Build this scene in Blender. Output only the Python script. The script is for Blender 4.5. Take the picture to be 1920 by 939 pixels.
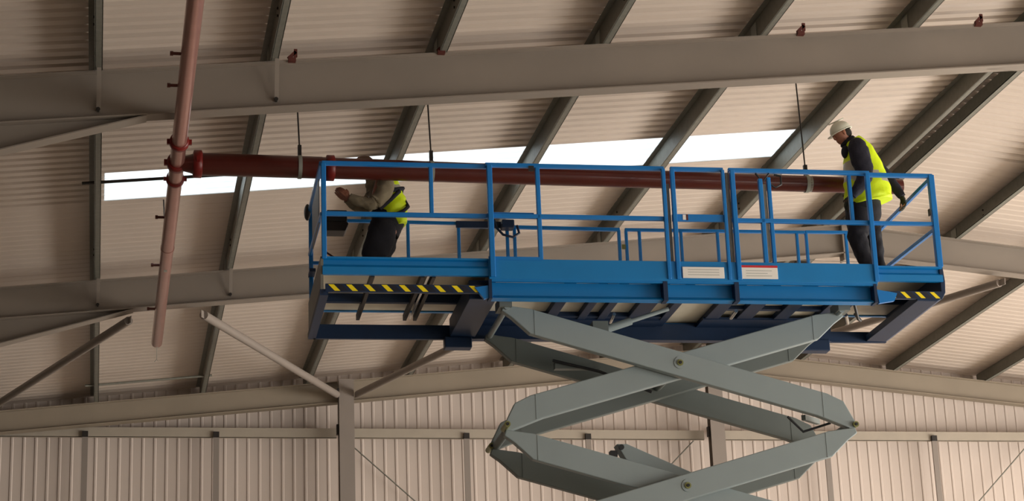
import bpy, bmesh, math, random
from mathutils import Vector, Matrix, Euler
random.seed(7)
for o in list(bpy.data.objects): bpy.data.objects.remove(o)
S = bpy.context.scene
COL = S.collection
EYE = 1.6                      # eye level above the floor; heights below are given from eye level (z + EYE)

# ------------------------------------------------------------------ camera
cam = bpy.data.cameras.new('camera'); co = bpy.data.objects.new('camera', cam); COL.objects.link(co)
r_ = Vector((0.9809624, -0.19062794, -0.03706414)); u_ = Vector((-0.02236002, -0.30046057, 0.95353211)); w_ = Vector((0.19290617, 0.93455039, 0.29900297))
mw = Matrix(((r_.x, u_.x, -w_.x, 0), (r_.y, u_.y, -w_.y, 0), (r_.z, u_.z, -w_.z, EYE), (0, 0, 0, 1)))
co.matrix_world = mw
cam.sensor_width = 36; cam.sensor_fit = 'HORIZONTAL'; cam.lens = 3853.4/1920*36
cam.clip_start = .1; cam.clip_end = 300
S.camera = co
# ------------------------------------------------------------------ world (overcast sky)
W = bpy.data.worlds.new('sky'); S.world = W; W.use_nodes = True
nt = W.node_tree; bg = nt.nodes['Background']
bg.inputs['Color'].default_value = (0.93, 0.97, 1.0, 1); bg.inputs['Strength'].default_value = 2.3
# ------------------------------------------------------------------ daylight through the open side doors, and an added fill lamp at the front
def area(name, loc, rot, sx, sy, power, col):
    l = bpy.data.lights.new(name, 'AREA'); l.shape = 'RECTANGLE'; l.size = sx; l.size_y = sy; l.energy = power; l.color = col
    o = bpy.data.objects.new(name, l); COL.objects.link(o); o.location = loc; o.rotation_euler = rot
    return o
area('daylight_side_door', (23.9, 18, 3.2), (0, math.radians(90), 0), 5.6, 26, 5300, (1, .92, .82))
area('fill_front', (17.5, -5.3, 2.6), (math.radians(90), 0, 0), 11, 5, 650, (1, .92, .83))  # added fill lamp; the front wall behind it has no door
S.view_settings.view_transform = 'Standard'; S.view_settings.look = 'None'
S.view_settings.exposure = 0.0; S.view_settings.gamma = 1; S.view_settings.use_curve_mapping = False

# ------------------------------------------------------------------ materials
def srgb(c):
    return tuple(((x/255)/12.92 if x/255 <= .04045 else ((x/255+.055)/1.055)**2.4) for x in c) + (1,)
def mat(name, c, rough=.5, metal=0, noise=.12, scale=6, bump=0, bscale=60, coat=0, spec=.5, stretch=None):
    m = bpy.data.materials.new(name); m.use_nodes = True; n = m.node_tree.nodes; L = m.node_tree.links
    b = n['Principled BSDF']; b.inputs['Roughness'].default_value = rough; b.inputs['Metallic'].default_value = metal
    b.inputs['Specular IOR Level'].default_value = spec; b.inputs['Coat Weight'].default_value = coat
    tc = n.new('ShaderNodeTexCoord'); mp = n.new('ShaderNodeMapping'); L.new(tc.outputs['Object'], mp.inputs[0])
    if stretch: mp.inputs['Scale'].default_value = stretch
    nz = n.new('ShaderNodeTexNoise'); nz.inputs['Scale'].default_value = scale; nz.inputs['Detail'].default_value = 5
    L.new(mp.outputs[0], nz.inputs['Vector'])
    mx = n.new('ShaderNodeMix'); mx.data_type = 'RGBA'; a = srgb(c)
    mx.inputs[6].default_value = tuple(x*(1-noise) for x in a[:3]) + (1,); mx.inputs[7].default_value = tuple(min(1, x*(1+noise)) for x in a[:3]) + (1,)
    L.new(nz.outputs['Fac'], mx.inputs[0]); L.new(mx.outputs[2], b.inputs['Base Color'])
    if bump:
        n2 = n.new('ShaderNodeTexNoise'); n2.inputs['Scale'].default_value = bscale; L.new(tc.outputs['Object'], n2.inputs['Vector'])
        bp = n.new('ShaderNodeBump'); bp.inputs['Strength'].default_value = bump; bp.inputs['Distance'].default_value = .01
        L.new(n2.outputs['Fac'], bp.inputs['Height']); L.new(bp.outputs[0], b.inputs['Normal'])
    return m
M = {}
M['liner'] = mat('liner_sheet', (206, 192, 180), .42, noise=.05, scale=.8)
M['liner2'] = mat('liner_sheet_alt', (199, 185, 173), .45, noise=.06, scale=.8)
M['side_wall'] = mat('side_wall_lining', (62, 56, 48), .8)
M['wall'] = mat('wall_sheet', (204, 190, 180), .5, noise=.04, scale=.9)
M['rafter'] = mat('grey_primer_steel', (140, 130, 120), .55, noise=.07, scale=2.5)
M['column'] = mat('column_steel', (140, 130, 122), .55, noise=.07, scale=2.5)
M['gable_steel'] = mat('gable_rafter_steel', (146, 134, 118), .55, noise=.12, scale=1.6)
M['galv'] = mat('galvanised_steel', (122, 121, 112), .5, metal=.1, noise=.25, scale=14)
M['galv_light'] = mat('galvanised_light', (165, 168, 160), .45, metal=.2, noise=.15, scale=14)
M['rail_wall'] = mat('wall_rail_steel', (172, 162, 148), .5, metal=.15, noise=.1, scale=4)
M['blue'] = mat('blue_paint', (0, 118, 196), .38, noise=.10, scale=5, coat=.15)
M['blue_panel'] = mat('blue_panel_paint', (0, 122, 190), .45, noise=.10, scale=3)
M['navy'] = mat('blue_paint_underframe_shaded', (0, 36, 70), .5, noise=.2, scale=5)  # dark navy paint, darkened further for the shade under the platform
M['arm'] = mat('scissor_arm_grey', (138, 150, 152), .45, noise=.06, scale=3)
M['arm_shaded'] = mat('scissor_arm_grey_shaded', (106, 113, 110), .5, noise=.08, scale=3)  # weaker light on the rear arms put into a darker copy of the grey
M['pipe'] = mat('red_oxide_pipe', (88, 30, 22), .34, noise=.18, scale=5, coat=.2)
M['pipe_main'] = mat('red_oxide_pipe_sheen', (184, 134, 124), .28, metal=.6, noise=.14, scale=4, coat=.3)  # pale base colour stands in for the reflection along the red pipe
M['coupling'] = mat('red_coupling', (120, 24, 20), .4, noise=.15)
M['dark_metal'] = mat('dark_metal', (48, 44, 42), .5, metal=.3)
M['black'] = mat('black_plastic', (28, 29, 32), .5)
M['brass'] = mat('pin_brass', (130, 132, 84), .4, metal=.5)
M['chrome'] = mat('bright_rod', (190, 190, 186), .22, metal=.9)
M['mesh_grey'] = mat('mesh_grey', (92, 96, 104), .5, metal=.2)
M['deck'] = mat('deck_underside', (222, 214, 194), .5, noise=.12, scale=7)
M['floor'] = mat('concrete_floor', (186, 177, 163), .8, noise=.12, scale=1.2, bump=.2)
M['white_label'] = mat('white_label', (236, 234, 228), .5, noise=.03)
M['red_label'] = mat('red_label_band', (196, 44, 52), .5)
M['print_grey'] = mat('label_print', (168, 172, 168), .6)
M['yellow'] = mat('yellow_stripe', (255, 228, 20), .45, noise=.06)
M['black_stripe'] = mat('black_stripe', (20, 24, 40), .45, noise=.06)
M['skin'] = mat('skin', (168, 112, 88), .55)
M['skin_dark'] = mat('skin_tan', (150, 98, 76), .55)  # slightly darker skin tone than the other man's
M['navy_cloth'] = mat('navy_jacket_cloth', (25, 25, 40), .85, noise=.2, scale=18, bump=.5, bscale=25)
M['black_cloth'] = mat('black_trouser_cloth', (24, 24, 32), .9, noise=.2, scale=18, bump=.5, bscale=25)
M['olive_cloth'] = mat('olive_jumper_cloth', (138, 126, 102), .9, noise=.15, scale=18, bump=.5, bscale=25)
M['hivis'] = mat('hi_vis_yellow', (214, 240, 0), .65, noise=.08, scale=14, bump=.6, bscale=16)
M['reflect'] = mat('reflective_tape', (176, 172, 160), .4, metal=.2)
M['helmet_white'] = mat('white_helmet', (226, 226, 208), .35)
M['helmet_brown'] = mat('brown_helmet', (104, 78, 62), .5)
M['glove'] = mat('dark_glove', (44, 46, 36), .8)
M['hair'] = mat('dark_hair', (34, 26, 22), .8)
M['rubber'] = mat('tyre_rubber', (30, 30, 30), .85)
M['rusty'] = mat('rust_red_clamp', (84, 34, 26), .6)
# translucent rooflight sheet lit by the sky above
m = bpy.data.materials.new('rooflight_sheet'); m.use_nodes = True; n = m.node_tree.nodes; L = m.node_tree.links
n.remove(n['Principled BSDF']); tr = n.new('ShaderNodeBsdfTranslucent'); tr.inputs['Color'].default_value = (.93, .96, .97, 1)
df = n.new('ShaderNodeBsdfDiffuse'); df.inputs['Color'].default_value = (.85, .88, .88, 1); mxs = n.new('ShaderNodeMixShader'); mxs.inputs[0].default_value = .12
L.new(tr.outputs[0], mxs.inputs[1]); L.new(df.outputs[0], mxs.inputs[2]); L.new(mxs.outputs[0], n['Material Output'].inputs[0]); M['rooflight'] = m

# ------------------------------------------------------------------ builders
def tag(o, label=None, cat=None, group=None, kind=None):
    if label: o['label'] = label
    if cat: o['category'] = cat
    if group: o['group'] = group
    if kind: o['kind'] = kind
    return o
def empty(name, loc=(0, 0, 0), rz=0, parent=None):
    o = bpy.data.objects.new(name, None); COL.objects.link(o); o.location = loc; o.rotation_euler = (0, 0, rz); o.empty_display_size = .2
    if parent: o.parent = parent
    return o
class MB:
    def __init__(s, oz=EYE, k=1.0): s.k = k; s.v = []; s.f = []; s.mi = []; s.oz = oz; s.smooth = set()
    def add(s, vs, fs, mi=0, smooth=False):
        b = len(s.v); s.v += [(a[0]*s.k, a[1]*s.k, a[2]*s.k + s.oz) for a in vs]
        for f in fs:
            if smooth: s.smooth.add(len(s.f))
            s.f.append([b + i for i in f]); s.mi.append(mi)
    def box(s, x0, x1, y0, y1, z0, z1, mi=0):
        vs = [(x, y, z) for x in (x0, x1) for y in (y0, y1) for z in (z0, z1)]
        s.add(vs, [(0, 1, 3, 2), (4, 6, 7, 5), (0, 4, 5, 1), (2, 3, 7, 6), (0, 2, 6, 4), (1, 5, 7, 3)], mi); return s
    def bar(s, p0, p1, w, h, up=(0, 0, 1), mi=0):
        p0 = Vector(p0); p1 = Vector(p1); d = (p1 - p0).normalized(); side = d.cross(Vector(up)).normalized(); u = side.cross(d)
        vs = [p + side*a*w/2 + u*b*h/2 for p in (p0, p1) for a, b in ((-1, -1), (1, -1), (1, 1), (-1, 1))]
        s.add([tuple(v) for v in vs], [(3, 2, 1, 0), (4, 5, 6, 7), (0, 1, 5, 4), (1, 2, 6, 5), (2, 3, 7, 6), (3, 0, 4, 7)], mi); return s
    def tube(s, pts, r, n=12, mi=0, cap=True):
        pts = [Vector(p) for p in pts]; rs = r if isinstance(r, (list, tuple)) else [r]*len(pts); vs = []; fs = []; prev = None
        for i, p in enumerate(pts):
            d = (pts[min(i+1, len(pts)-1)] - pts[max(i-1, 0)]).normalized()
            a = prev if prev is not None else (Vector((0, 0, 1)) if abs(d.z) < .9 else Vector((1, 0, 0)))
            a = (a - d*a.dot(d)).normalized(); prev = a; b = d.cross(a)
            for k in range(n):
                t = 2*math.pi*k/n; vs.append(tuple(p + (a*math.cos(t) + b*math.sin(t))*rs[i]))
        for i in range(len(pts)-1):
            for k in range(n): fs.append((i*n+k, i*n+(k+1) % n, (i+1)*n+(k+1) % n, (i+1)*n+k))
        s.add(vs, fs, mi, True)
        if cap: s.add(vs[:n], [tuple(range(n))[::-1]], mi); s.add(vs[-n:], [tuple(range(n))], mi)
        return s
    def prism(s, poly, a0, a1, axis='y', mi=0):
        n = len(poly)
        if axis == 'y': vs = [(p[0], a, p[1]) for a in (a0, a1) for p in poly]
        else: vs = [(a, p[0], p[1]) for a in (a0, a1) for p in poly]
        fs = [tuple(range(n)), tuple(range(2*n-1, n-1, -1))] + [(i, i+n, (i+1) % n + n, (i+1) % n) for i in range(n)]
        s.add(vs, fs, mi); return s
    def ell(s, c, r, rot=None, n=14, m=9, mi=0):
        vs = []; c = Vector(c)
        for j in range(m+1):
            ph = math.pi*j/m
            for k in range(n):
                t = 2*math.pi*k/n; q = Vector((r[0]*math.sin(ph)*math.cos(t), r[1]*math.sin(ph)*math.sin(t), r[2]*math.cos(ph)))
                if rot: q = rot @ q
                vs.append(tuple(c + q))
        s.add(vs, [(j*n+k, j*n+(k+1) % n, (j+1)*n+(k+1) % n, (j+1)*n+k) for j in range(m) for k in range(n)], mi, True); return s
    def build(s, name, mats, parent=None, bevel=0, label=None, cat=None, group=None, kind=None):
        me = bpy.data.meshes.new(name); me.from_pydata(s.v, [], s.f)
        for mm in (mats if isinstance(mats, list) else [mats]): me.materials.append(mm)
        for i, p in enumerate(me.polygons): p.material_index = s.mi[i]; p.use_smooth = i in s.smooth
        bm = bmesh.new(); bm.from_mesh(me); bmesh.ops.recalc_face_normals(bm, faces=bm.faces); bm.to_mesh(me); bm.free()
        o = bpy.data.objects.new(name, me); COL.objects.link(o)
        if parent: o.parent = parent
        if bevel:
            b = o.modifiers.new('bevel', 'BEVEL'); b.width = bevel; b.segments = 2; b.limit_method = 'ANGLE'
        tag(o, label, cat, group, kind); return o

# ================================================================== BUILDING
T = .1                                       # roof slope
RIDGE = 10.7; EAVE_L = -2.9; EAVE_R = 24.3
def zb(x): return 8.26 + T*x if x <= RIDGE else 8.26 + T*RIDGE - T*(x - RIDGE)   # underside of the purlins = top of the rafters
PD = .24                                      # purlin depth
Y0 = -5.5; YG = 35.35
MB().box(-3.2, 24.6, -6, YG+.2, -EYE-.15, -EYE).build('floor', M['floor'], kind='structure')

# roof liner: one ribbed sheet per metre of roof, ribs running up the slope
roof = tag(empty('ceiling', (0, 0, EYE)), kind='structure')
def roof_sheet_mesh(x0, x1, w, name, m, rib=.048):
    prof = []
    nr = 5; p = w/nr
    for k in range(nr):
        y = k*p; prof += [(y, 0), (y+p*.55, 0), (y+p*.66, rib), (y+p*.88, rib)]
    prof.append((w, 0)); n = len(prof)
    vs = [(x, y, zb(x) + PD + z) for x in (x0, x1) for y, z in prof]
    vs += [(x, y, zb(x) + PD + z + .012) for x in (x0, x1) for y, z in prof]
    fs = [(i, i+1, n+i+1, n+i) for i in range(n-1)] + [(2*n+i, 3*n+i, 3*n+i+1, 2*n+i+1) for i in range(n-1)]
    fs += [(0, n, 3*n, 2*n), (n-1, 3*n-1, 4*n-1, 2*n-1)]
    me = bpy.data.meshes.new(name); me.from_pydata(vs, [], fs); me.materials.append(m)
    return me
starts = []; y = 23.85
while y > Y0: y -= 1.0; starts.append(y)
starts.sort(); y = 24.90
back = []
while y < YG - .3: back.append(y); y += 1.0
mL = roof_sheet_mesh(EAVE_L, RIDGE, 1.0, 'roof_sheet', M['liner']); mR = roof_sheet_mesh(RIDGE, EAVE_R, 1.0, 'roof_sheet', M['liner'])
mL2 = roof_sheet_mesh(EAVE_L, RIDGE, 1.0, 'roof_sheet', M['liner2'])
bL = roof_sheet_mesh(EAVE_L, RIDGE, 1.0, 'roof_sheet', M['liner'], .007); bR = roof_sheet_mesh(RIDGE, EAVE_R, 1.0, 'roof_sheet', M['liner'], .009)
for i, y in enumerate(starts + back):
    for me in (((mL, mL2)[i % 3 == 1], mR) if y < 24 else (bL, bR)):
        o = bpy.data.objects.new('roof_sheet', me); COL.objects.link(o); o.parent = roof; o.location = (0, y, 0)
LX0, LX1 = -.06, 9.06
for x0, x1 in ((EAVE_L, LX0), (LX1, RIDGE), (RIDGE, EAVE_R)):
    o = bpy.data.objects.new('roof_sheet', roof_sheet_mesh(x0, x1, 1.05, 'roof_sheet', M['liner'])); COL.objects.link(o); o.parent = roof; o.location = (0, 23.85, 0)
o = bpy.data.objects.new('rooflight_sheet', roof_sheet_mesh(LX0, LX1, 1.05, 'rooflight_sheet', M['rooflight'])); COL.objects.link(o); o.parent = roof; o.location = (0, 23.85, 0)
o['label'] = 'long translucent rooflight sheet glowing white with daylight'

# gable wall and side walls
gable = tag(empty('wall_back', (0, YG, EYE)), kind='structure')
def wall_sheet(x0, w=1.0):
    prof = []; nr = 5; p = w/nr
    for k in range(nr):
        x = x0 + k*p; prof += [(x, 0), (x+p*.72, 0), (x+p*.78, -.012), (x+p*.92, -.012), ]
    prof.append((x0+w, 0)); n = len(prof)
    top = lambda x: zb(x) + PD + .01
    vs = [(x, y, -EYE) for x, y in prof] + [(x, y, top(x)) for x, y in prof] + [(x, y+.012, -EYE) for x, y in prof] + [(x, y+.012, top(x)) for x, y in prof]
    fs = [(i, n+i, n+i+1, i+1) for i in range(n-1)] + [(2*n+i, 2*n+i+1, 3*n+i+1, 3*n+i) for i in range(n-1)] + [(n+i, 3*n+i, 3*n+i+1, n+i+1) for i in range(n-1)]
    me = bpy.data.meshes.new('wall_sheet'); me.from_pydata(vs, [], fs); me.materials.append(M['wall'])
    o = bpy.data.objects.new('wall_sheet', me); COL.objects.link(o); o.parent = gable
x = EAVE_L
while x < EAVE_R - .2: wall_sheet(x); x += 1.0
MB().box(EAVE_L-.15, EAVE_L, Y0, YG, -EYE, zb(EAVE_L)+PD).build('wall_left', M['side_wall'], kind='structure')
MB().prism([(EAVE_L, -EYE), (EAVE_R, -EYE), (EAVE_R, zb(EAVE_R)+PD), (RIDGE, zb(RIDGE)+PD), (EAVE_L, zb(EAVE_L)+PD)], Y0-.15, Y0-.02).build('wall_front', M['side_wall'], kind='structure')  # unseen front wall, added to shut out sky light
MB().box(EAVE_R, EAVE_R+.15, Y0, YG, 4.4, zb(EAVE_R)+PD).box(EAVE_R, EAVE_R+.15, YG-3, YG, -EYE, 4.4).build('wall_right', M['wall'], kind='structure')

# purlins
def purlin(x, label, side=1):
    z = zb(x); m = MB(); y0, y1 = Y0, YG-.1
    # Z section: web, bottom flange, top flange, lips
    m.box(x-.006, x+.006, y0, y1, z, z+PD-.004)
    m.box(x, x+side*.075, y0, y1, z, z+.008) if side > 0 else m.box(x-.075, x, y0, y1, z, z+.008)
    if side > 0: m.box(x+.067, x+.075, y0, y1, z, z+.022); m.box(x-.07, x, y0, y1, z+PD-.012, z+PD-.004)
    else: m.box(x-.075, x-.067, y0, y1, z, z+.022); m.box(x, x+.07, y0, y1, z+PD-.012, z+PD-.004)
    o = m.build('roof_purlin', M['galv'], label=label, cat='purlin', group='roof purlins')
    for yy in (20.1, 27.6):
        MB().box(x-.018, x+.018, yy-.01, yy+.17, z+.01, z+.20).build('cleat', M['galv_light'], o)
    for yy in (19.0, 21.3, 26.6, 28.8):
        for dz in (.07, .15): MB().tube([(x-.02, yy, z+dz), (x+.02, yy, z+dz)], .014, 8).build('bolt', M['dark_metal'], o)
    return o
PX = [-.17 + 1.8*k for k in range(6)]
names = ['roof purlin at far left, crossing behind the long pipe tee as an upright pale strip',
         'second roof purlin from the left, just right of the hanging main pipe',
         'third roof purlin from the left, ending above the left gable column',
         'fourth roof purlin from the left, running over the middle of the pipe',
         'fifth roof purlin from the left, crossing the glowing rooflight near its middle',
         'sixth roof purlin from the left, crossing the right end of the rooflight']
for x, l in zip(PX, names): purlin(x, l)
purlin(-1.97, 'roof purlin nearest the left wall beyond the left edge')
purlin(10.42, 'ridge purlin on the left roof slope beside the standing man')
purlin(10.86, 'bright galvanised ridge purlin on the right roof slope behind the standing man', -1)
purlin(12.55, 'roof purlin right of the platform, first one down the right slope', -1)
purlin(14.33, 'roof purlin at lower right, second one down the right slope', -1)
purlin(16.12, 'roof purlin at the lower right corner, third one down the right slope', -1)
purlin(17.9, 'roof purlin beyond the lower right corner, fourth one down the right slope', -1)

# rafters : welded I sections
def rafter(y, depth, name_label, m, haunch=True, fw=.19, web=True, stays=()):
    root = empty('roof_rafter', (0, y, EYE)); tag(root, name_label, 'rafter', 'steel portal rafters')
    def zt(x): return zb(x) - .002
    t = .014
    for s, (xa, xb) in enumerate(((EAVE_L, RIDGE), (RIDGE, EAVE_R))):
        f = MB(0)
        poly = [(xa, zt(xa)), (xb, zt(xb)), (xb, zt(xb)-t), (xa, zt(xa)-t)]
        f.prism(poly, 0, fw); f.build('top_flange', m, root)
        b = MB(0)
        poly = [(xa, zt(xa)-depth+t), (xb, zt(xb)-depth+t), (xb, zt(xb)-depth), (xa, zt(xa)-depth)]
        b.prism(poly, 0, fw); b.build('bottom_flange', m, root)
        wv = MB(0)
        poly = [(xa, zt(xa)-t), (xb, zt(xb)-t), (xb, zt(xb)-depth+t), (xa, zt(xa)-depth+t)]
        wv.prism(poly, fw/2-.006, fw/2+.006); wv.build('web', m, root)
    if haunch:
        for s in (0, 1):
            xa, xb = (EAVE_L, .36) if s == 0 else (EAVE_R, EAVE_R-3.26)
            za, zb_ = zt(xa)-depth-.62, zt(xb)-depth
            h = MB(0); h.prism([(xa, zt(xa)-depth), (xb, zb_), (xa, za)], fw/2-.006, fw/2+.006)
            h.prism([(xa, za), (xb, zb_), (xb, zb_-t), (xa, za-t)], 0, fw); h.build('haunch', m, root)
        # apex haunch plates
        ap = MB(0); zr = zt(RIDGE)-depth
        ap.prism([(RIDGE-1.0, zr-.1), (RIDGE+1.0, zr-.1), (RIDGE, zr-.11)], fw/2-.006, fw/2+.006)
        ap.box(RIDGE-.012, RIDGE+.012, 0, fw, zr-.1, zt(RIDGE)-.02); ap.build('apex_plate', m, root)
    for xs in stays:
        s = MB(0); z0 = zt(xs)+.1; z1 = zt(xs)-depth+.09
        s.bar((xs, -.10, z0), (xs+.005, fw/2-.03, z1), .045, .006, up=(0, 1, 0)); s.build('rafter_stay', m, root)
        s = MB(0); s.tube([(xs, fw/2-.05, z1+.02), (xs, fw/2, z1+.02)], .022, 8); s.build('bolt', M['dark_metal'], root)
    return root
rafter(20.0, .52, 'nearest grey roof rafter crossing the whole top of the picture', M['rafter'], stays=(-.13, 1.69, ))
rafter(27.5, .45, 'middle grey roof rafter passing behind the blue platform', M['rafter'], stays=(-.12, 1.68))
rafter(12.5, .52, 'grey roof rafter overhead in front of the view, out of the frame', M['rafter'])
rafter(34.75, .38, 'far beige roof rafter lying against the ribbed gable wall', M['gable_steel'], haunch=False, stays=())
for y in (12.5, 20.0, 27.5, 34.75):
    for x, l in ((EAVE_L+.05, 'left'), (EAVE_R-.45, 'right')):
        m = MB(); m.box(x, x+.4, y, y+.014, -EYE, zb(x)-.7).box(x, x+.4, y+.176, y+.19, -EYE, zb(x)-.7).box(x+.19, x+.21, y, y+.19, -EYE, zb(x)-.7)
        w = {12.5: 'in front of the view', 20.0: 'under the nearest rafter', 27.5: 'under the middle rafter', 34.75: 'against the gable wall'}[y]
        m.build('portal_column', M['column'], label='grey %s side portal column standing %s' % (l, w), cat='column', group='portal columns')
# small clamps on top of the near rafter
for i, (x, l) in enumerate(((1.86, 'small dark clamp on the nearest rafter right of the hanging pipe'), (3.45, 'small dark clamp on the nearest rafter beneath the third purlin'), (7.5, 'small rust red clamp on the nearest rafter above the standing man'), (9.63, 'small rust red clamp on the nearest rafter at the top right corner'))):
    z = zb(x); m = MB(); m.box(x-.05, x+.03, 19.96, 20.02, z-.03, z+.012).bar((x-.05, 19.98, z), (x+.03, 19.98, z+.08), .02, .035).box(x+.01, x+.045, 19.97, 19.99, z+.02, z+.11)
    m.build('beam_clamp', M['rusty'], label=l, cat='clamp', group='clamps on the nearest rafter')

# gable columns, rail, ties
def ibeam_v(x, y, w, d, z0, z1):
    m = MB(); t = .014
    m.box(x-w/2, x+w/2, y, y+t, z0, z1).box(x-w/2, x+w/2, y+d-t, y+d, z0, z1).box(x-.006, x+.006, y+t, y+d-t, z0, z1); return m
for x, l in ((4.11, 'left gable column in front of the ribbed end wall'), (10.76, 'right gable column partly hidden behind the scissor arms')):
    c = ibeam_v(x, 34.56, .26, .19, -EYE, zb(x)-.02).build('gable_column', M['column'], label=l, cat='column', group='gable columns')
    MB().box(x-.17, x-.13, 34.62, 34.70, 7.68, 7.86).box(x-.165, x-.13, 34.5, 34.56, zb(x)-.26, zb(x)-.2).build('cleat', M['dark_metal'], c)
segs = [(EAVE_L+.1, 3.98, 'left length of horizontal wall rail on the gable wall'), (4.24, 10.63, 'middle length of horizontal wall rail between the gable columns'), (10.89, EAVE_R-.5, 'right length of horizontal wall rail beside the scissor arms')]
for k, zr in enumerate((7.70, 5.2, 2.7)):
    for x0, x1, l in segs:
        m = MB(); m.box(x0, x1, 35.0, 35.008, zr, zr+.17).box(x0, x1, 35.0, 35.07, zr, zr+.008).box(x0, x1, 35.008, 35.32, zr+.162, zr+.17)
        ll = l if k == 0 else l + (', lower' if k == 1 else ', lowest')
        m.build('wall_rail', M['rail_wall'], label=ll, cat='rail', group='gable wall rails')
tl = ['leftmost slim dark tie below the wall rail', 'slim dark tie below the wall rail between left edge and left column', 'slim dark tie below the wall rail right of the left gable column', 'slim dark tie below the wall rail behind the lower scissor arms', 'slim tie below the wall rail just right of the scissor arms', 'rightmost slim dark tie below the wall rail']
for x, l in zip((-.31, 1.9, 6.27, 8.47, 12.93, 15.02), tl):
    m = MB(); m.box(x-.05, x+.05, 34.96, 34.995, 5.3, 7.72)
    o = m.build('wall_tie', M['column'], label=l, cat='tie', group='wall rail ties')
    m = MB(); m.box(x-.05, x+.05, 34.94, 34.99, 7.69, 7.79); m.build('tie_bracket', M['dark_metal'], o)
# braces
def brace(p0, p1, r, label, m='column'):
    o = MB().tube([p0, p1], r, 14).build('roof_brace', M[m], label=label, cat='brace', group='roof wind braces')
    d = (Vector(p1)-Vector(p0)).normalized()
    for p, s in ((Vector(p0), 1), (Vector(p1), -1)):
        MB().bar(p - d*s*.12, p + d*s*.14, .012, r*1.6).build('end_plate', M[m], o)
brace((1.32, 27.62, 7.80), (3.93, 34.5, 8.36), .062, 'pale tubular roof brace sloping down right to the left gable column')
brace((6.6, 27.62, 8.30), (4.30, 34.5, 8.37), .06, 'tubular roof brace between left gable column and underside of the platform')
brace((.30, 27.62, 7.70), (-1.80, 34.7, 8.16), .06, 'dark tubular roof brace at lower left edge of the picture')
brace((13.16, 27.62, 8.50), (10.92, 34.5, 8.95), .06, 'thin roof brace right of the platform end towards the right gable column')
# anti-sag rods between the two left purlins
for y, l in ((23.58, 'thin dark sag rod crossing the left end of the white rooflight'), (33.65, 'thin sag rod between the two left purlins close to the gable wall')):
    MB().tube([(-.32, y, zb(-.3)+.03), (1.75, y, zb(1.7)+.03)], .02, 8).build('sag_rod', M['dark_metal'] if y < 30 else M['galv'], label=l, cat='rod', group='purlin sag rods')
for p0, p1, l in (((4.24, 35.15, 7.62), (7.6, 35.15, 4.6), 'thin diagonal bracing rod right of the left gable column'), ((10.62, 35.15, 7.86), (7.9, 35.15, 5.2), 'thin diagonal bracing rod left of the right gable column'), ((17.6, 35.15, 8.3), (13.9, 35.15, 4.7), 'thin diagonal bracing rod at the lower right corner')):
    MB().tube([p0, p1], .012, 6).build('wall_bracing_rod', M['galv'], label=l, cat='rod', group='wall bracing rods')

# ================================================================== SPRINKLER PIPES
MX, MZ = .714, 7.70; PY = 21.2; BZ = 7.685
root = empty('sprinkler_main_pipe', (MX, PY, MZ+EYE)); tag(root, 'long red brown sprinkler main pipe receding to the left of the platform', 'pipe')
def pmb(): return MB(0)
m = pmb(); m.tube([(0, -9, 0), (0, 3.08, 0)], .080, 28); m.build('pipe_length', M['pipe_main'], root)
m = pmb(); m.tube([(0, 3.08, 0), (0, 7.55, 0), (0, 7.6, 0)], [.077, .077, .052], 28); m.build('pipe_length', M['pipe_main'], root)
def coupling(parent, c, axis, r, w=.05):
    a = Vector(axis); c = Vector(c); m = pmb(); m.tube([c-a*w, c-a*w*.8, c+a*w*.8, c+a*w], [r*1.02, r*1.22, r*1.22, r*1.02], 24)
    s = Vector((0, 0, 1)) if abs(a.z) < .5 else Vector((1, 0, 0)); s2 = a.cross(s)
    for q in (s2, -s2): m.bar(c+q*(r*1.1), c+q*(r*1.55), w*1.1, .035, up=tuple(a))
    return m.build('coupling', M['coupling'], parent)
coupling(root, (0, -.62, 0), (0, 1, 0), .084)
coupling(root, (0, .02, 0), (0, 1, 0), .090, .06)
coupling(root, (0, .55, 0), (0, 1, 0), .082, .035)
m = pmb(); m.tube([(0, 3.04, 0), (0, 3.12, 0)], .084, 24); m.build('weld_joint', M['pipe_main'], root)
for yy in (-5.0, -3.0, -2.2, 1.9, 3.8, 5.8):
    m = pmb(); m.tube([(-.07, yy, .0), (-.17, yy, .0)], .017, 8); m.tube([(-.15, yy, 0), (-.18, yy, 0)], .024, 8); m.build('sprinkler_outlet', M['rusty'], root)
m = pmb(); m.tube([(0, 7.5, 0), (0, 7.5, -.26)], .004, 5); m.tube([(-.03, 7.5, -.30), (0, 7.5, -.26), (.03, 7.5, -.30), (0, 7.5, -.34), (-.03, 7.5, -.30)], .005, 5); m.build('end_wire', M['galv_light'], root)
def hanger(x, y, zt_, zp, rp, label):
    root = empty('pipe_hanger', (x, y, zt_+EYE)); tag(root, label, 'hanger', 'pipe hangers')
    h = zt_ - zp
    pmb().tube([(-.035, 0, 0), (0, 0, -h+rp+.09)], .009, 6).build('rod', M['dark_metal'], root)
    m = pmb(); m.box(-.02, .02, -.02, .02, -h+rp, -h+rp+.13); m.build('turnbuckle', M['dark_metal'], root)
    m = pmb(); m.tube([(-.02, 0, -h), (.02, 0, -h)], rp*1.07, 24); m.build('clip', M['galv_light'], root)
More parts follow.
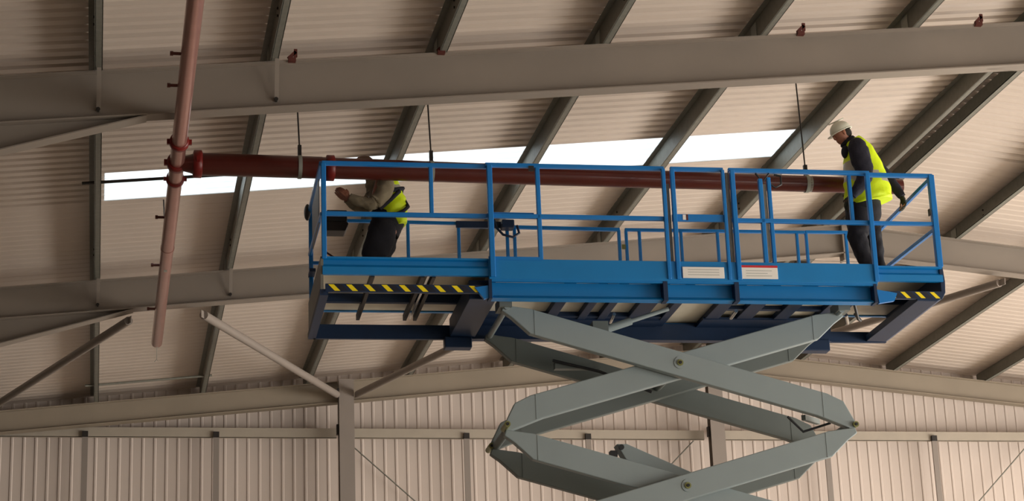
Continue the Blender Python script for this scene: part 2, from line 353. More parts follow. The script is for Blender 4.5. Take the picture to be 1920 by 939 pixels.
# main pipe rods
for yy, l in ((16.7, 'pipe hanger on the main pipe at the top edge'), (25.0, 'pipe hanger on the main pipe below the rooflight')):
    hanger(MX, yy, zb(MX)+PD, MZ, .082, l)
root = empty('sprinkler_branch_pipe', (MX, PY, BZ+EYE)); tag(root, 'dark red sprinkler branch pipe running level behind the platform guardrail', 'pipe')
zc = 0
m = pmb(); m.tube([(.05, 0, 0), (.14, 0, 0), (.2, 0, 0), (1.57, 0, 0)], [.08, .10, .124, .122], 32); m.build('pipe_length', M['pipe'], root)
m = pmb(); m.tube([(1.57, 0, 0), (4.15, 0, -.012), (5.5, 0, -.018), (8.30, 0, -.018)], [.118, .111, .101, .089], 32, cap=False)
m.tube([(8.30, 0, -.018), (8.26, 0, -.018)], [.089, .078], 32); m.build('pipe_length', M['pipe'], root)
coupling(root, (.22, 0, 0), (1, 0, 0), .125, .05); coupling(root, (1.66, 0, 0), (1, 0, 0), .118, .05)
m = pmb(); m.tube([(7.16, 0, -.018), (7.2, 0, -.018)], .094, 28); m.build('pipe_clip', M['galv_light'], root)
m = pmb(); m.tube([(7.62, 0, -.018), (7.86, 0, -.018)], .096, 28); m.build('pipe_collar', M['reflect'], root)
hanger(2.04, PY, zb(2.04)+PD, BZ, .123, 'pipe hanger with bright clip near the left end of the branch pipe')
hanger(3.5, PY, zb(3.5)+PD, BZ-.008, .115, 'pipe hanger above the guardrail right of the crouching man')
hanger(7.86, PY, zb(7.86)+PD, BZ-.018, .097, 'pipe hanger just left of the standing man')

# ================================================================== SCISSOR LIFT (local axes: u along the platform, v towards the gable)
LR = math.radians(-1.5); K = .965; LO = Vector((2.20634, 20.52675, 0)); GZ = -EYE/K   # K: metres per modelling unit of the lift; GZ: floor in those units
lift = empty('scissor_lift', (LO.x, LO.y, 0), LR); tag(lift, 'blue and grey scissor lift raised high under the roof with both deck extensions out', 'lift')
def LB(): return MB(EYE, K)
PW = 1.83; ZT = 7.765; ZM = 7.18; ZD = 6.66
def part(m, name, mt, parent=lift, bevel=0, label=None): return m.build(name, mt, parent, bevel, label)
def rail(p0, p1, name, parent, w=.05, h=.05, mt='blue'): return part(LB().bar(p0, p1, w, h), name, M[mt], parent, .008)
def post(u, v, z0, z1, parent, w=.045, name='guard_post', lean=0): return part(LB().bar((u, v, z0), (u+lean, v, z1), w, w, up=(0, 1, 0)), name, M['blue'], parent, .008)
# deck plates
part(LB().box(0.04, 1.86, .03, PW-.03, 6.60, 6.63), 'deck_plate', M['deck'], label='pale plate of the left deck extension')
part(LB().box(1.86, 6.3, .03, PW-.03, 6.475, 6.64), 'deck_plate', M['deck'])
part(LB().box(6.3, 7.05, .03, PW-.03, 6.60, 6.63), 'deck_plate', M['deck'])
# left and right extension side channels (C profile, lip top and bottom)
def channel(u0, u1, v, z0, z1, out, name='side_channel'):
    m = LB(); d = .05*out; hh = z1-z0
    m.prism([(v, z0), (v+d, z0), (v+d, z0+hh*.42), (v+d*.2, z0+hh*.6), (v+d*.2, z1-.03), (v+d, z1-.02), (v+d, z1), (v, z1)], u0, u1, 'x')
    return part(m, name, M['blue_panel'])
channel(.0, 1.86, .03, 6.485, 6.685, -1); channel(6.3, 7.07, .03, 6.485, 6.665, -1)
channel(.0, 1.86, PW-.03, 6.585, 6.685, 1); channel(6.3, 7.07, PW-.03, 6.585, 6.665, 1)
# hazard striped slide bars beneath the channels
def hazard(u0, u1, z, n, name='hazard_bar', label=None):
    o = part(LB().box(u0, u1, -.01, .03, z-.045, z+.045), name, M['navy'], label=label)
    step = (u1-u0)/n
    for k in range(n):
        a = u0 + k*step + .03; m = LB()
        b = min(a + step*.52, u1-.01)
        m.prism([(a, z+.036), (b-.04, z+.036), (min(b+.03, u1), z-.036), (min(a+.07, u1-.02), z-.036)], -.0125, -.0098); m.build('yellow_stripe', M['yellow'], o)
        m = LB(); c = min(a + step*.98, u1); 
        if c - b > .06: m.prism([(b-.03, z+.036), (c-.04, z+.036), (c+.03, z-.036), (b+.04, z-.036)], -.012, -.0098); m.build('black_stripe', M['black_stripe'], o)
    return o
hazard(.03, 1.76, 6.335, 9); hazard(6.34, 7.04, 6.325, 4)
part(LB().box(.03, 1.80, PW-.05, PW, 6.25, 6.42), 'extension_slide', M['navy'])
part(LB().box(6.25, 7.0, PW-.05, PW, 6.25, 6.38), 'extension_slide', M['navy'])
for v in (1.14,): part(LB().box(.03, 1.86, v-.035, v+.035, 6.50, 6.60), 'deck_stringer', M['navy'])
part(LB().box(6.3, 7.05, 1.0, 1.06, 6.52, 6.60), 'deck_stringer', M['navy'])
for u in (.55, 1.10, 1.22): part(LB().box(u-.02, u+.02, .03, PW-.05, 6.47, 6.54), 'deck_cross_bar', M['dark_metal'] if u != 1.16 else M['chrome'])
part(LB().box(1.15, 1.175, .03, PW-.05, 6.49, 6.53), 'deck_cross_bar', M['chrome'], label='bright bar under the left extension')
# left end toe plate, frame
part(LB().box(-.02, .01, 0, PW, 6.27, 6.69), 'end_toe_plate', M['galv'], label='grey end plate of the left extension')
part(LB().prism([(-.03, 6.25), (.06, 6.25), (.06, 6.32), (-.03, 6.32)], .0, PW), 'end_beam', M['navy'])
# right end plate with rounded lower corner
m = LB(); pts = [(6.74, 6.26), (6.98, 6.255), (7.05, 6.29), (7.09, 6.36), (7.10, 6.50), (7.085, 6.69), (7.04, 6.69), (7.04, 6.36), (6.74, 6.34)]
m.prism(pts, 0.0, PW); part(m, 'end_toe_plate', M['navy'], bevel=.006)
# main chassis fascia with lip, beam below
m = LB(); m.prism([(-.045, 6.445), (-.06, 6.44), (-.06, 6.47), (-.05, 6.675), (.0, 6.675), (.0, 6.42), (-.045, 6.42)], 1.82, 6.27, 'x')
fascia = part(m, 'side_panel', M['blue_panel'], bevel=.004)
part(LB().box(1.82, 2.42, -.055, -.045, 6.66, 6.70), 'panel_lip', M['blue'], fascia)
m = LB(); m.prism([(.075, 6.44), (.075, 6.29), (.0, 6.25), (-.02, 6.235), (.12, 6.235), (.12, 6.44)], 1.84, 6.23, 'x'); part(m, 'chassis_side_beam', M['blue_panel'])
for u in (1.83, 3.80, 4.62, 6.24):
    w = .05 if u not in (1.83, 6.24) else .035
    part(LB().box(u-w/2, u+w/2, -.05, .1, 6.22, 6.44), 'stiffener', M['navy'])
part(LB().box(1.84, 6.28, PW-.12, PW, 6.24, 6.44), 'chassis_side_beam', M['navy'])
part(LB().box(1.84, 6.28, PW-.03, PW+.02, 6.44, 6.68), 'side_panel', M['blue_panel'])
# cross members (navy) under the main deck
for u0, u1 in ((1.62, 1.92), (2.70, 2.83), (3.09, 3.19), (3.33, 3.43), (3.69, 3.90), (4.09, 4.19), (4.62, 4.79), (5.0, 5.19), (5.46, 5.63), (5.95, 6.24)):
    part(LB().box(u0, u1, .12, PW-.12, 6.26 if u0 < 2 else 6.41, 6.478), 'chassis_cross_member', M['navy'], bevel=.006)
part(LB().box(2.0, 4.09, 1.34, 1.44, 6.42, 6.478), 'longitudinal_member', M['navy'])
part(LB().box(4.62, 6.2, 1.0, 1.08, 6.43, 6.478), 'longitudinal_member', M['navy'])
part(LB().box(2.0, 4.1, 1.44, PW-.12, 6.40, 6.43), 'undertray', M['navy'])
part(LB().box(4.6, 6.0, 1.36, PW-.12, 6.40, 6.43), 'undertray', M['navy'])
part(LB().tube([(3.35, .6, 6.24), (3.38, .95, 6.24)], .02, 8), 'hydraulic_hose', M['chrome'], label='bright pipe end under the chassis')
part(LB().tube([(4.74, .45, 6.25), (4.76, .75, 6.25)], .022, 8), 'hydraulic_hose', M['chrome'])
part(LB().box(1.56, 1.88, PW-.14, PW+.02, 6.13, 6.26), 'slide_block', M['navy'], bevel=.01)
part(LB().box(5.85, 6.25, PW-.14, PW+.02, 6.12, 6.26), 'slide_block', M['navy'], bevel=.01)
m = LB(); m.prism([(1.66, 6.35), (1.84, 6.38), (1.86, 6.25), (1.76, 6.22)], -.03, .02); part(m, 'corner_gusset', M['blue'])
m = LB(); m.prism([(6.26, 6.38), (6.5, 6.34), (6.46, 6.25), (6.28, 6.22)], -.03, .02); part(m, 'corner_gusset', M['blue'])
part(LB().tube([(6.1, .3, 6.3), (6.2, .5, 6.18), (6.3, .7, 6.22), (6.35, 1.0, 6.38)], .018, 8), 'hydraulic_hose', M['black'])
part(LB().tube([(6.15, .75, 6.3), (6.25, 1.0, 6.27)], .022, 8), 'hydraulic_hose', M['chrome'])
# placards on the panel
pl = part(LB().box(4.0, 4.48, -.075, -.062, 6.475, 6.605), 'placard', M['white_label'], fascia, .004, 'white notice placard with rounded edges')
pl2 = part(LB().box(4.68, 5.10, -.075, -.062, 6.475, 6.625), 'placard', M['white_label'], fascia, .004, 'white placard with a red line along the top')
part(LB().box(4.68, 5.10, -.0775, -.0745, 6.605, 6.63), 'red_band', M['red_label'], fascia)
m = LB()
for k in range(3): m.box(4.06, 4.42, -.0765, -.0748, 6.51+.03*k, 6.516+.03*k)
part(m, 'placard_print', M['print_grey'], fascia)
m = LB()
for k in range(3): m.box(4.73, 5.03-.05*(k % 2), -.0765, -.0748, 6.505+.03*k, 6.511+.03*k)
part(m, 'placard_print', M['print_grey'], fascia)
# ---- guardrails, front
V0 = -.0
g = rail((0.0, V0, ZT), (1.86, V0, ZT), 'guardrail', lift)
rail((0.0, V0, ZM), (1.86, V0, ZM), 'mid_rail', g)
post(.02, V0, 6.66, ZT, g, .055); post(1.21, V0, ZM, ZT, g)
g = rail((1.82, V0-.02, ZT+.012), (3.87, V0-.02, ZT+.012), 'guardrail', lift)
rail((1.82, V0-.02, ZM), (3.87, V0-.02, ZM), 'mid_rail', g)
post(1.86, V0-.055, 6.46, ZT, g, .06); post(2.41, V0-.02, 6.63, ZT, g, .05); post(3.85, V0-.055, 6.46, ZT, g, .045)
rail((1.84, V0+.02, ZM+.03), (2.36, V0+.02, ZM+.03), 'mid_rail', g, .04, .05)
# gate
g = rail((3.94, V0-.02, ZT+.012), (4.56, V0-.02, ZT+.012), 'gate', lift)
post(3.955, V0-.055, 6.46, ZT, g, .05); post(4.545, V0-.055, 6.46, ZT, g, .04)
part(LB().box(3.93, 4.56, V0-.045, V0-.01, 7.15, 7.235), 'mid_rail', M['blue'], g, .006)
part(LB().box(4.05, 4.085, V0-.05, V0-.044, 7.165, 7.225), 'gate_latch', M['white_label'], g, label='small white gate label')
part(LB().box(4.09, 4.11, V0-.052, V0-.044, 7.16, 7.23), 'gate_latch', M['rusty'], g)
part(LB().box(3.875, 3.925, V0-.01, V0+.02, 7.14, 7.23), 'hinge', M['dark_metal'], g)
part(LB().box(3.94, 3.99, V0-.05, V0+.0, 6.45, 6.60), 'post_foot', M['blue'], g)
g = rail((4.62, V0-.02, ZT+.012), (6.30, V0-.02, ZT+.012), 'guardrail', lift)
rail((4.62, V0-.02, ZM-.005), (6.26, V0-.02, ZM-.005), 'mid_rail', g)
post(4.655, V0-.055, 6.46, ZT, g, .055); post(4.99, V0-.02, 6.64, 7.68, g, .05); post(5.09, V0-.02, 6.64, 7.70, g, .045); post(6.07, V0+.03, ZM, ZT, g, .045); post(6.26, V0-.055, 6.46, ZT, g, .055)
part(LB().box(4.585, 4.625, V0-.03, V0+.0, 6.6, ZT-.02), 'spacer_strip', M['galv'], g)
part(LB().box(3.89, 3.92, V0-.02, V0+.02, 6.6, 7.6), 'spacer_strip', M['galv'], g)
part(LB().box(5.02, 5.06, V0-.02, V0+.01, 6.7, 7.62), 'spacer_strip', M['galv'], g)
part(LB().tube([(4.94, V0-.03, ZT-.02), (5.02, V0-.03, 7.64), (5.1, V0-.03, ZT-.02)], .012, 6), 'chain', M['black'], g)
part(LB().tube([(5.16, V0-.02, ZT-.03), (5.24, V0-.02, 7.72), (5.24, V0-.02, 7.62), (5.17, V0-.02, 7.58), (5.11, V0-.02, 7.62)], .013, 6), 'cable_loop', M['black'], g)
part(LB().box(2.31, 2.37, V0-.05, V0-.03, 7.71, 7.77), 'rail_clamp', M['black'], g)
g = rail((6.28, V0, ZT), (7.07, V0, ZT), 'guardrail', lift)
rail((6.28, V0, ZM), (7.07, V0, ZM), 'mid_rail', g, .045, .045)
post(7.05, V0, 6.66, ZT+.01, g, .07)
part(LB().box(6.985, 7.0, V0-.02, V0+.02, 7.28, 7.36), 'latch', M['dark_metal'], g)
# ---- guardrails, back
ZB = 7.68
g = rail((0.0, PW, ZB+.12), (0.0, 0, ZT), 'end_rail', lift, .05, .05)
rail((0.0, PW, ZM+.1), (0.0, 0, ZM), 'mid_rail', g, .04, .04)
part(LB().box(-.012, .0, .3, 1.25, ZT-.6, ZT-.08), 'end_panel', M['mesh_grey'], g, label='grey mesh infill panel of the left end rail')
post(.015, PW, 6.28, ZB+.13, g, .05)
part(LB().ell((-.03, PW-.08, ZB+.10), (.04, .09, .1)), 'rail_cap', M['black'], g)
part(LB().box(-.02, .05, PW-.25, PW, 7.0, 7.04), 'bracket', M['navy'], g)
g = rail((0.02, PW, ZB+.035), (1.80, PW, ZB+.02), 'guardrail', lift, .04, .04)
rail((0.02, PW, ZM), (1.80, PW, ZM), 'mid_rail', g, .04, .04)
post(1.17, PW, 6.66, ZB+.02, g, .04); post(1.78, PW, 6.66, ZB+.02, g, .04)
g = rail((1.75, PW, ZB-.01), (3.76, PW, ZB-.025), 'guardrail', lift, .04, .045)
part(LB().box(1.75, 2.30, PW-.04, PW-.015, ZB-.04, ZB+.04), 'rail_plate', M['navy'], g)
rail((1.85, PW, ZM), (3.76, PW, ZM), 'mid_rail', g, .04, .04)
for u in (2.37, 2.46, 3.745): post(u, PW, 6.66, ZB-.03, g, .04)
part(LB().box(3.77, 3.815, PW-.03, PW-.02, 7.4, 7.46), 'rail_clip', M['brass'], g)
g = rail((3.82, PW, ZB-.025), (6.10, PW, ZB-.02), 'guardrail', lift, .04, .04)
rail((3.82, PW, ZM), (6.10, PW, ZM), 'mid_rail', g, .04, .04)
for u in (3.835, 4.0, 4.52, 4.98, 5.99, 6.11): post(u, PW, 6.66, ZB-.03, g, .038)
g = rail((6.1, PW, ZB-.015), (7.07, PW, ZB-.01), 'guardrail', lift, .04, .04)
rail((6.1, PW, ZM), (7.07, PW, ZM), 'mid_rail', g, .04, .04)
post(6.62, PW, 6.66, ZB-.03, g, .038)
# ---- right end rails
g = rail((7.06, 0, ZT-.02), (7.06, PW, ZB+.02), 'end_rail', lift, .045, .045)
rail((7.06, 0, ZM-.05), (7.06, PW, ZM), 'mid_rail', g, .045, .045); post(7.06, PW, 6.66, ZB+.02, g, .045)
# ---- control boxes
cb = part(LB().box(.18, .42, PW-.32, PW-.05, 7.60, 7.74), 'control_box', M['black'], bevel=.015)
part(LB().prism([(.16, 7.49), (.40, 7.49), (.44, 7.58), (.40, 7.62), (.16, 7.62)], PW-.30, PW-.06), 'control_box_base', M['dark_metal'], cb, .01)
part(LB().tube([(.16, PW-.1, 7.3), (.28, PW-.1, 7.22), (.42, PW-.1, 7.12), (.6, PW-.1, 7.08)], .012, 6), 'cable', M['rusty'], cb)
cb = part(LB().box(2.28, 2.43, PW-.2, PW-.04, 7.60, 7.70), 'control_box', M['navy'], bevel=.012)
part(LB().tube([(2.2, PW-.1, 7.72), (2.22, PW-.12, 7.62), (2.30, PW-.12, 7.53), (2.42, PW-.12, 7.50), (2.5, PW-.1, 7.56), (2.48, PW-.08, 7.66)], .016, 7), 'cable', M['navy'], cb)

# ---- scissor arms
NC = 4.01; HW = 1.97; LV = 1.39
def arm(level, down, v0, v1, mt, outer=True):
    """box section lever: pins sit near the corner of each tapered end"""
    zc = 5.595 - LV*level; h = .146; t = (HW-.30)
    sl = .285
    P = [(-HW-.01, .665), (-HW+.30, sl*(HW-.30)+h), (HW-.28, -sl*(HW-.28)+h), (HW-.10, -sl*(HW-.10)+h*.75), (HW+.02, -.66), (HW+.015, -.73), (HW-.05, -.735), (HW-.42, -sl*(HW-.42)-h), (-HW+.28, sl*(HW-.28)-h), (-HW+.08, .52), (-HW-.03, .60)]
    if not down: P = [(-x, z) for x, z in P][::-1]
    m = LB(); m.prism([(NC+x, zc+z) for x, z in P], v0, v1)
    o = part(m, 'scissor_arm', M[mt], bevel=.01)
    # welded knuckle plates at both ends
    for s in (-1, 1):
        uu = NC + s*(HW-.34); zz = zc - (1 if down else -1)*s*sl*(HW-.34)
        part(LB().box(uu-.006, uu+.006, v0-.004, v1+.004, zz-h*.98, zz+h*.98), 'weld_seam', M[mt], o)
    return o
def pin(u, z, v0, v1, r=.035, big=False):
    o = part(LB().tube([(u, v0, z), (u, v1, z)], r, 16), 'pivot_pin', M['brass'])
    part(LB().tube([(u, v0-.012, z), (u, v0+.002, z)], r*.5, 12), 'pin_hole', M['black'], o)
    if big: part(LB().tube([(u, v0+.012, z), (u, v0+.03, z)], r*1.9, 20), 'boss', M['arm'], o)
FV = .33; RV = 1.43
NL = 5
for k in range(NL):
    down_outer = (k % 2 == 0)
    # outer front arm, inner front arm, inner rear arm, outer rear arm
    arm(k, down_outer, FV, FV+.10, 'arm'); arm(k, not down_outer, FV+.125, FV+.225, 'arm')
    arm(k, not down_outer, RV, RV+.10, 'arm_shaded'); arm(k, down_outer, RV+.125, RV+.225, 'arm_shaded')
    zc = 5.595 - LV*k
    pin(NC, zc+.01, FV-.02, FV+.24, .036, True); pin(NC, zc+.01, RV-.02, RV+.24, .036)
    part(LB().tube([(NC, FV+.2, zc), (NC, RV, zc)], .05, 14), 'cross_tube', M['arm_shaded'])
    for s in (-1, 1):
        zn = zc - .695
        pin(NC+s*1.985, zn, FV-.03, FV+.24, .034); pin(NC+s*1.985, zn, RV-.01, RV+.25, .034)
        part(LB().tube([(NC+s*1.93, FV+.2, zn), (NC+s*1.93, RV, zn)], .045, 14), 'cross_tube', M['arm_shaded'])
zt_ = 5.595+.66
for s in (-1, 1):
    part(LB().tube([(NC+s*1.94, FV-.02, zt_-.02), (NC+s*1.94, RV+.25, zt_-.02)], .035, 14), 'cross_tube', M['arm'])
    part(LB().box(NC+s*1.96-.07, NC+s*1.96+.07, FV-.05, FV+.25, zt_-.03, zt_+.08), 'arm_bracket', M['arm_shaded'])
# hydraulic cylinders between arms
def cylinder(p0, p1, pm, r=.06):
    o = part(LB().tube([p0, pm], r, 16), 'hydraulic_cylinder', M['arm'])
    part(LB().tube([pm, p1], r*.55, 14), 'piston_rod', M['arm'], o)
    part(LB().box(p0[0]-.09, p0[0]+.09, p0[1]-.1, p0[1]+.1, p0[2]-.08, p0[2]+.1), 'clevis', M['arm_shaded'], o)
cylinder((3.22, .85, 6.10), (4.05, .85, 6.38), (3.6, .85, 6.23), .045)
# boxed lift leg in the second level
m = LB(); m.prism([(3.34, 4.78), (3.46, 4.78), (4.6, 4.27), (4.55, 4.12), (3.44, 4.60)], .78, .96); o = part(m, 'cylinder_housing', M['arm'], bevel=.008)
part(LB().tube([(3.39, .755, 4.74), (3.39, .79, 4.74)], .03, 12), 'pin_hole', M['black'], o); part(LB().box(3.27, 3.35, .8, .9, 4.64, 4.71), 'stop_block', M['black'], o)
# small brackets and hose run along the rear top arm
part(LB().box(2.78, 3.3, 1.3, 1.4, 5.78, 5.86), 'hose_bracket', M['arm_shaded']); part(LB().tube([(2.75, 1.28, 5.87), (3.3, 1.28, 5.74), (3.9, 1.28, 5.5)], .018, 8), 'hydraulic_hose', M['black'])
part(LB().bar((5.45, .5, 5.02), (5.75, .9, 5.06), .05, .06), 'brace_bar', M['arm_shaded'])
part(LB().tube([(5.3, .6, 5.05), (5.5, .7, 4.9), (5.8, .6, 4.98)], .015, 8), 'hydraulic_hose', M['black'])
# ---- base chassis and wheels (below the frame)
zbse = 5.595 - LV*(NL-1) - .75
part(LB().box(1.6, 6.4, .15, 1.75, zbse-.5, zbse), 'base_chassis', M['blue_panel'], bevel=.03)
part(LB().box(2.2, 5.8, .0, .15, zbse-.45, zbse-.08), 'tool_tray', M['blue'], bevel=.02)
for u in (2.2, 5.8):
    for v0, v1 in ((-.12, .13), (1.77, 2.02)):
        o = part(LB().tube([(u, v0, GZ+.45), (u, v0+.04, GZ+.45), (u, v1-.04, GZ+.45), (u, v1, GZ+.45)], [.40, .45, .45, .40], 32), 'wheel', M['rubber'])
        part(LB().tube([(u, v0-.01, GZ+.45), (u, v0+.02, GZ+.45)], .22, 20), 'hub', M['arm'], o)

# ================================================================== PEOPLE (same local axes as the lift)
def loc_m(): return Matrix.Translation(Vector((LO.x, LO.y, EYE))) @ Matrix.Rotation(LR, 4, 'Z')
def skin_mesh(nodes, edges, sub=2):
    names = list(nodes); me = bpy.data.meshes.new('tmp'); me.from_pydata([nodes[k][0] for k in names], [(names.index(a), names.index(b)) for a, b in edges], [])
    o = bpy.data.objects.new('tmp', me); COL.objects.link(o); o.modifiers.new('s', 'SKIN')
    for i, k in enumerate(names):
        r = nodes[k][1]; sv = me.skin_vertices[0].data[i]; sv.radius = r if isinstance(r, tuple) else (r, r); sv.use_root = (i == 0)
    s = o.modifiers.new('u', 'SUBSURF'); s.levels = sub; s.render_levels = sub
    dg = bpy.context.evaluated_depsgraph_get(); dg.update(); me2 = bpy.data.meshes.new_from_object(o.evaluated_get(dg))
    bpy.data.objects.remove(o); return me2
def cloth(name, nodes, edges, mats, parent, pick=None, sub=2):
    me = skin_mesh(nodes, edges, sub)
    for mm in mats: me.materials.append(mm)
    for p in me.polygons:
        p.use_smooth = True
        if pick: p.material_index = pick(p.center)
    me.transform(Matrix.Scale(K, 4)); me.name = name; o = bpy.data.objects.new(name, me); COL.objects.link(o); o.parent = parent; return o
def crom(P, n=5):
    Q = []
    for i in range(len(P)-1):
        a, b, c, d = P[max(i-1, 0)], P[i], P[i+1], P[min(i+2, len(P)-1)]
        for k in range(n):
            t = k/n; Q.append([.5*((2*b[j]) + (c[j]-a[j])*t + (2*a[j]-5*b[j]+4*c[j]-d[j])*t*t + (-a[j]+3*b[j]-3*c[j]+d[j])*t**3) for j in range(len(b))])
    Q.append(list(P[-1])); return Q
def garment(m, P, fold=.035, n=22, seed=0, pick=None):
    """cloth tube; P = rows of (u, v, z, radius along u, radius along v)"""
    Q = crom(P); vs = []; fs = []; N_ = len(Q)
    for i, q in enumerate(Q):
        p = Vector(q[:3]); d = (Vector(Q[min(i+1, N_-1)][:3]) - Vector(Q[max(i-1, 0)][:3])).normalized()
        a = Vector((1, 0, 0)) if abs(d.x) < .8 else Vector((0, 0, 1)); a = (a - d*a.dot(d)).normalized(); b = d.cross(a).normalized()
        ra, rb = q[3], q[4]
        for k in range(n):
            t = 2*math.pi*k/n; w = 1 + fold*math.sin(3*t+i*.9+seed) + fold*.7*math.sin(5*t-i*1.3+seed*2)
            vs.append(tuple(p + a*math.cos(t)*ra*w + b*math.sin(t)*rb*w))
    for i in range(N_-1):
        for k in range(n):
            f = (i*n+k, i*n+(k+1) % n, (i+1)*n+(k+1) % n, (i+1)*n+k); c = sum((Vector(vs[j]) for j in f), Vector())/4
            m.add([], [], 0) if False else None; fs.append((f, pick(c) if pick else 0))
    b0 = len(m.v); m.add(vs, [], 0)
    for f, mi in fs: m.smooth.add(len(m.f)); m.f.append([b0+j for j in f]); m.mi.append(mi)
    for e in (0, N_-1): m.f.append([b0+e*n+k for k in range(n)]); m.mi.append(0)
def head_part(m, c, pitch, yaw=math.pi, s=1.0):
    """head looking along local -x when yaw = pi; c is the centre of the skull"""
    R = Matrix.Rotation(yaw, 3, 'Z') @ Matrix.Rotation(pitch, 3, 'Y'); c = Vector(c)
    def P(x, y, z): return tuple(c + R @ Vector((x*s, y*s, z*s)))
    m.ell(c, (.098*s, .077*s, .118*s), R, 18, 12)
    m.ell(P(.03, 0, -.055), (.066*s, .055*s, .07*s), R, 14, 9)                      # jaw
    m.ell(P(.098, 0, -.015), (.020*s, .014*s, .028*s), R, 8, 6)                     # nose
    m.ell(P(.082, 0, -.062), (.016*s, .026*s, .008*s), R, 8, 6)                     # lips
    for q in (-1, 1):
        m.ell(P(.0, q*.078, -.01), (.020*s, .010*s, .032*s), R, 8, 6)               # ears
        m.ell(P(.086, q*.032, .016), (.010*s, .013*s, .009*s), R, 8, 6)             # eyes
    return P, R
def hand_part(m, wrist, d, up, s=1.0, curl=.5, side=1, mi=0):
    """palm and five fingers; d points from wrist to knuckles, up is the back of the hand"""
    d = Vector(d).normalized(); up = Vector(up); up = (up - d*up.dot(d)).normalized(); lat = d.cross(up)*side; w = Vector(wrist)
    m.tube([w - d*.03*s, w, w+d*.03*s], [.026*s, .027*s, .03*s], 10, mi)
    for q in (-.028, -.009, .01, .028): m.tube([w+d*.01*s+lat*q*.7*s, w+d*.05*s+lat*q*s, w+d*.088*s+lat*q*1.05*s], [.015*s, .0155*s, .012*s], 8, mi)
    for q, L in zip((-.03, -.010, .011, .031), (.060, .076, .080, .070)):
        p = w + d*.085*s + lat*q*s; pts = [p]; a = 0; seg = L*s/3
        for k in range(3): a += curl; p = p + (d*math.cos(a) - up*math.sin(a))*seg*1.25; pts.append(p)
        m.tube(pts, [.0105*s, .0098*s, .009*s, .007*s], 8, mi)
    p = w + d*.02*s + lat*.026*s; t = (d*.65 + lat*.75 - up*.25).normalized(); q = p + t*.045*s; q2 = q + (t*.5 + d*.6 - up*.2).normalized()*.038*s
    m.tube([p, q, q2], [.015*s, .012*s, .009*s], 8, mi)
def person(label, N, E, head, hands, skin):
    root = empty('person', (LO.x, LO.y, EYE), LR); tag(root, label, 'person', None)
    me = skin_mesh(N, E, 2)
    m = MB(0, K); m.add([tuple(v.co) for v in me.vertices], [tuple(p.vertices) for p in me.polygons], 0, True)
    P, R = head_part(m, *head)
    for h in hands: hand_part(m, **h)
    o = m.build('body', skin, root)
    return root, P, R
# ---- standing man at the right
D = 6.64
N = {'pelvis': ((6.38, .45, 7.55), (.13, .10)), 'belly': ((6.44, .45, 7.78), (.13, .10)), 'chest': ((6.41, .45, 8.03), (.15, .11)), 'upchest': ((6.35, .45, 8.22), (.12, .09)), 'neck': ((6.27, .45, 8.32), .055), 'skull': ((6.215, .45, 8.40), .06),
     'shL': ((6.31, .27, 8.18), .06), 'elL': ((6.32, .20, 7.82), .045), 'wrL': ((6.16, .22, 7.58), .03),
     'shR': ((6.46, .62, 8.19), .06), 'elR': ((6.78, .68, 8.0), .045), 'wrR': ((6.93, .63, 7.72), .03),
     'hipL': ((6.31, .36, 7.48), .095), 'knL': ((6.23, .33, 7.12), .06), 'anL': ((6.35, .33, D+.12), .045), 'toL': ((6.20, .33, D+.05), .04),
     'hipR': ((6.45, .55, 7.52), .095), 'knR': ((6.50, .56, 7.12), .06), 'anR': ((6.56, .56, D+.12), .045), 'toR': ((6.42, .56, D+.05), .04)}
E = [('pelvis', 'belly'), ('belly', 'chest'), ('chest', 'upchest'), ('upchest', 'neck'), ('neck', 'skull'), ('upchest', 'shL'), ('shL', 'elL'), ('elL', 'wrL'), ('upchest', 'shR'), ('shR', 'elR'), ('elR', 'wrR'),
     ('pelvis', 'hipL'), ('hipL', 'knL'), ('knL', 'anL'), ('anL', 'toL'), ('pelvis', 'hipR'), ('hipR', 'knR'), ('knR', 'anR'), ('anR', 'toR')]
man, P, R = person('standing person in white helmet, yellow vest and dark jacket, leaning forward at the right', N, E,
    ((6.185, .45, 8.44), .45, math.pi, 1.06), [dict(wrist=(6.16, .22, 7.58), d=(-.45, .1, -.7), up=(-.5, -.6, .3), curl=.45, side=1), dict(wrist=(6.93, .63, 7.72), d=(.2, -.1, -.9), up=(.9, 0, .2), curl=.5, side=-1)], M['skin'])
m = MB(0, K); garment(m, [(6.38, .45, 7.66, .20, .17), (6.37, .45, 7.56, .215, .18), (6.355, .45, 7.40, .205, .18), (6.34, .45, 7.30, .17, .17)], .03)
garment(m, [(6.30, .36, 7.45, .15, .13), (6.24, .34, 7.21, .125, .11), (6.225, .33, 7.11, .115, .10), (6.26, .33, 6.94, .095, .09), (6.31, .33, 6.80, .08, .08), (6.35, .33, D+.08, .085, .085)], .06, seed=1)
garment(m, [(6.45, .54, 7.45, .13, .12), (6.49, .55, 7.25, .105, .10), (6.52, .56, 7.12, .085, .09), (6.53, .56, 6.94, .075, .08), (6.545, .56, 6.80, .07, .075), (6.57, .56, D+.08, .08, .08)], .06, seed=2)
m.build('trousers', M['black_cloth'], man)
m = MB(0, K); garment(m, [(6.44, .45, 7.66, .19, .16), (6.42, .45, 7.95, .20, .18), (6.36, .45, 8.16, .16, .17), (6.30, .45, 8.30, .105, .11), (6.26, .45, 8.38, .07, .075)], .03)
garment(m, [(6.30, .32, 8.27, .05, .05), (6.29, .25, 8.23, .10, .09), (6.29, .22, 8.15, .12, .09), (6.305, .20, 8.02, .122, .085), (6.325, .19, 7.89, .108, .08), (6.315, .19, 7.79, .092, .075), (6.26, .195, 7.70, .075, .065), (6.20, .21, 7.63, .062, .055), (6.16, .22, 7.58, .045, .045)], .04, seed=3)
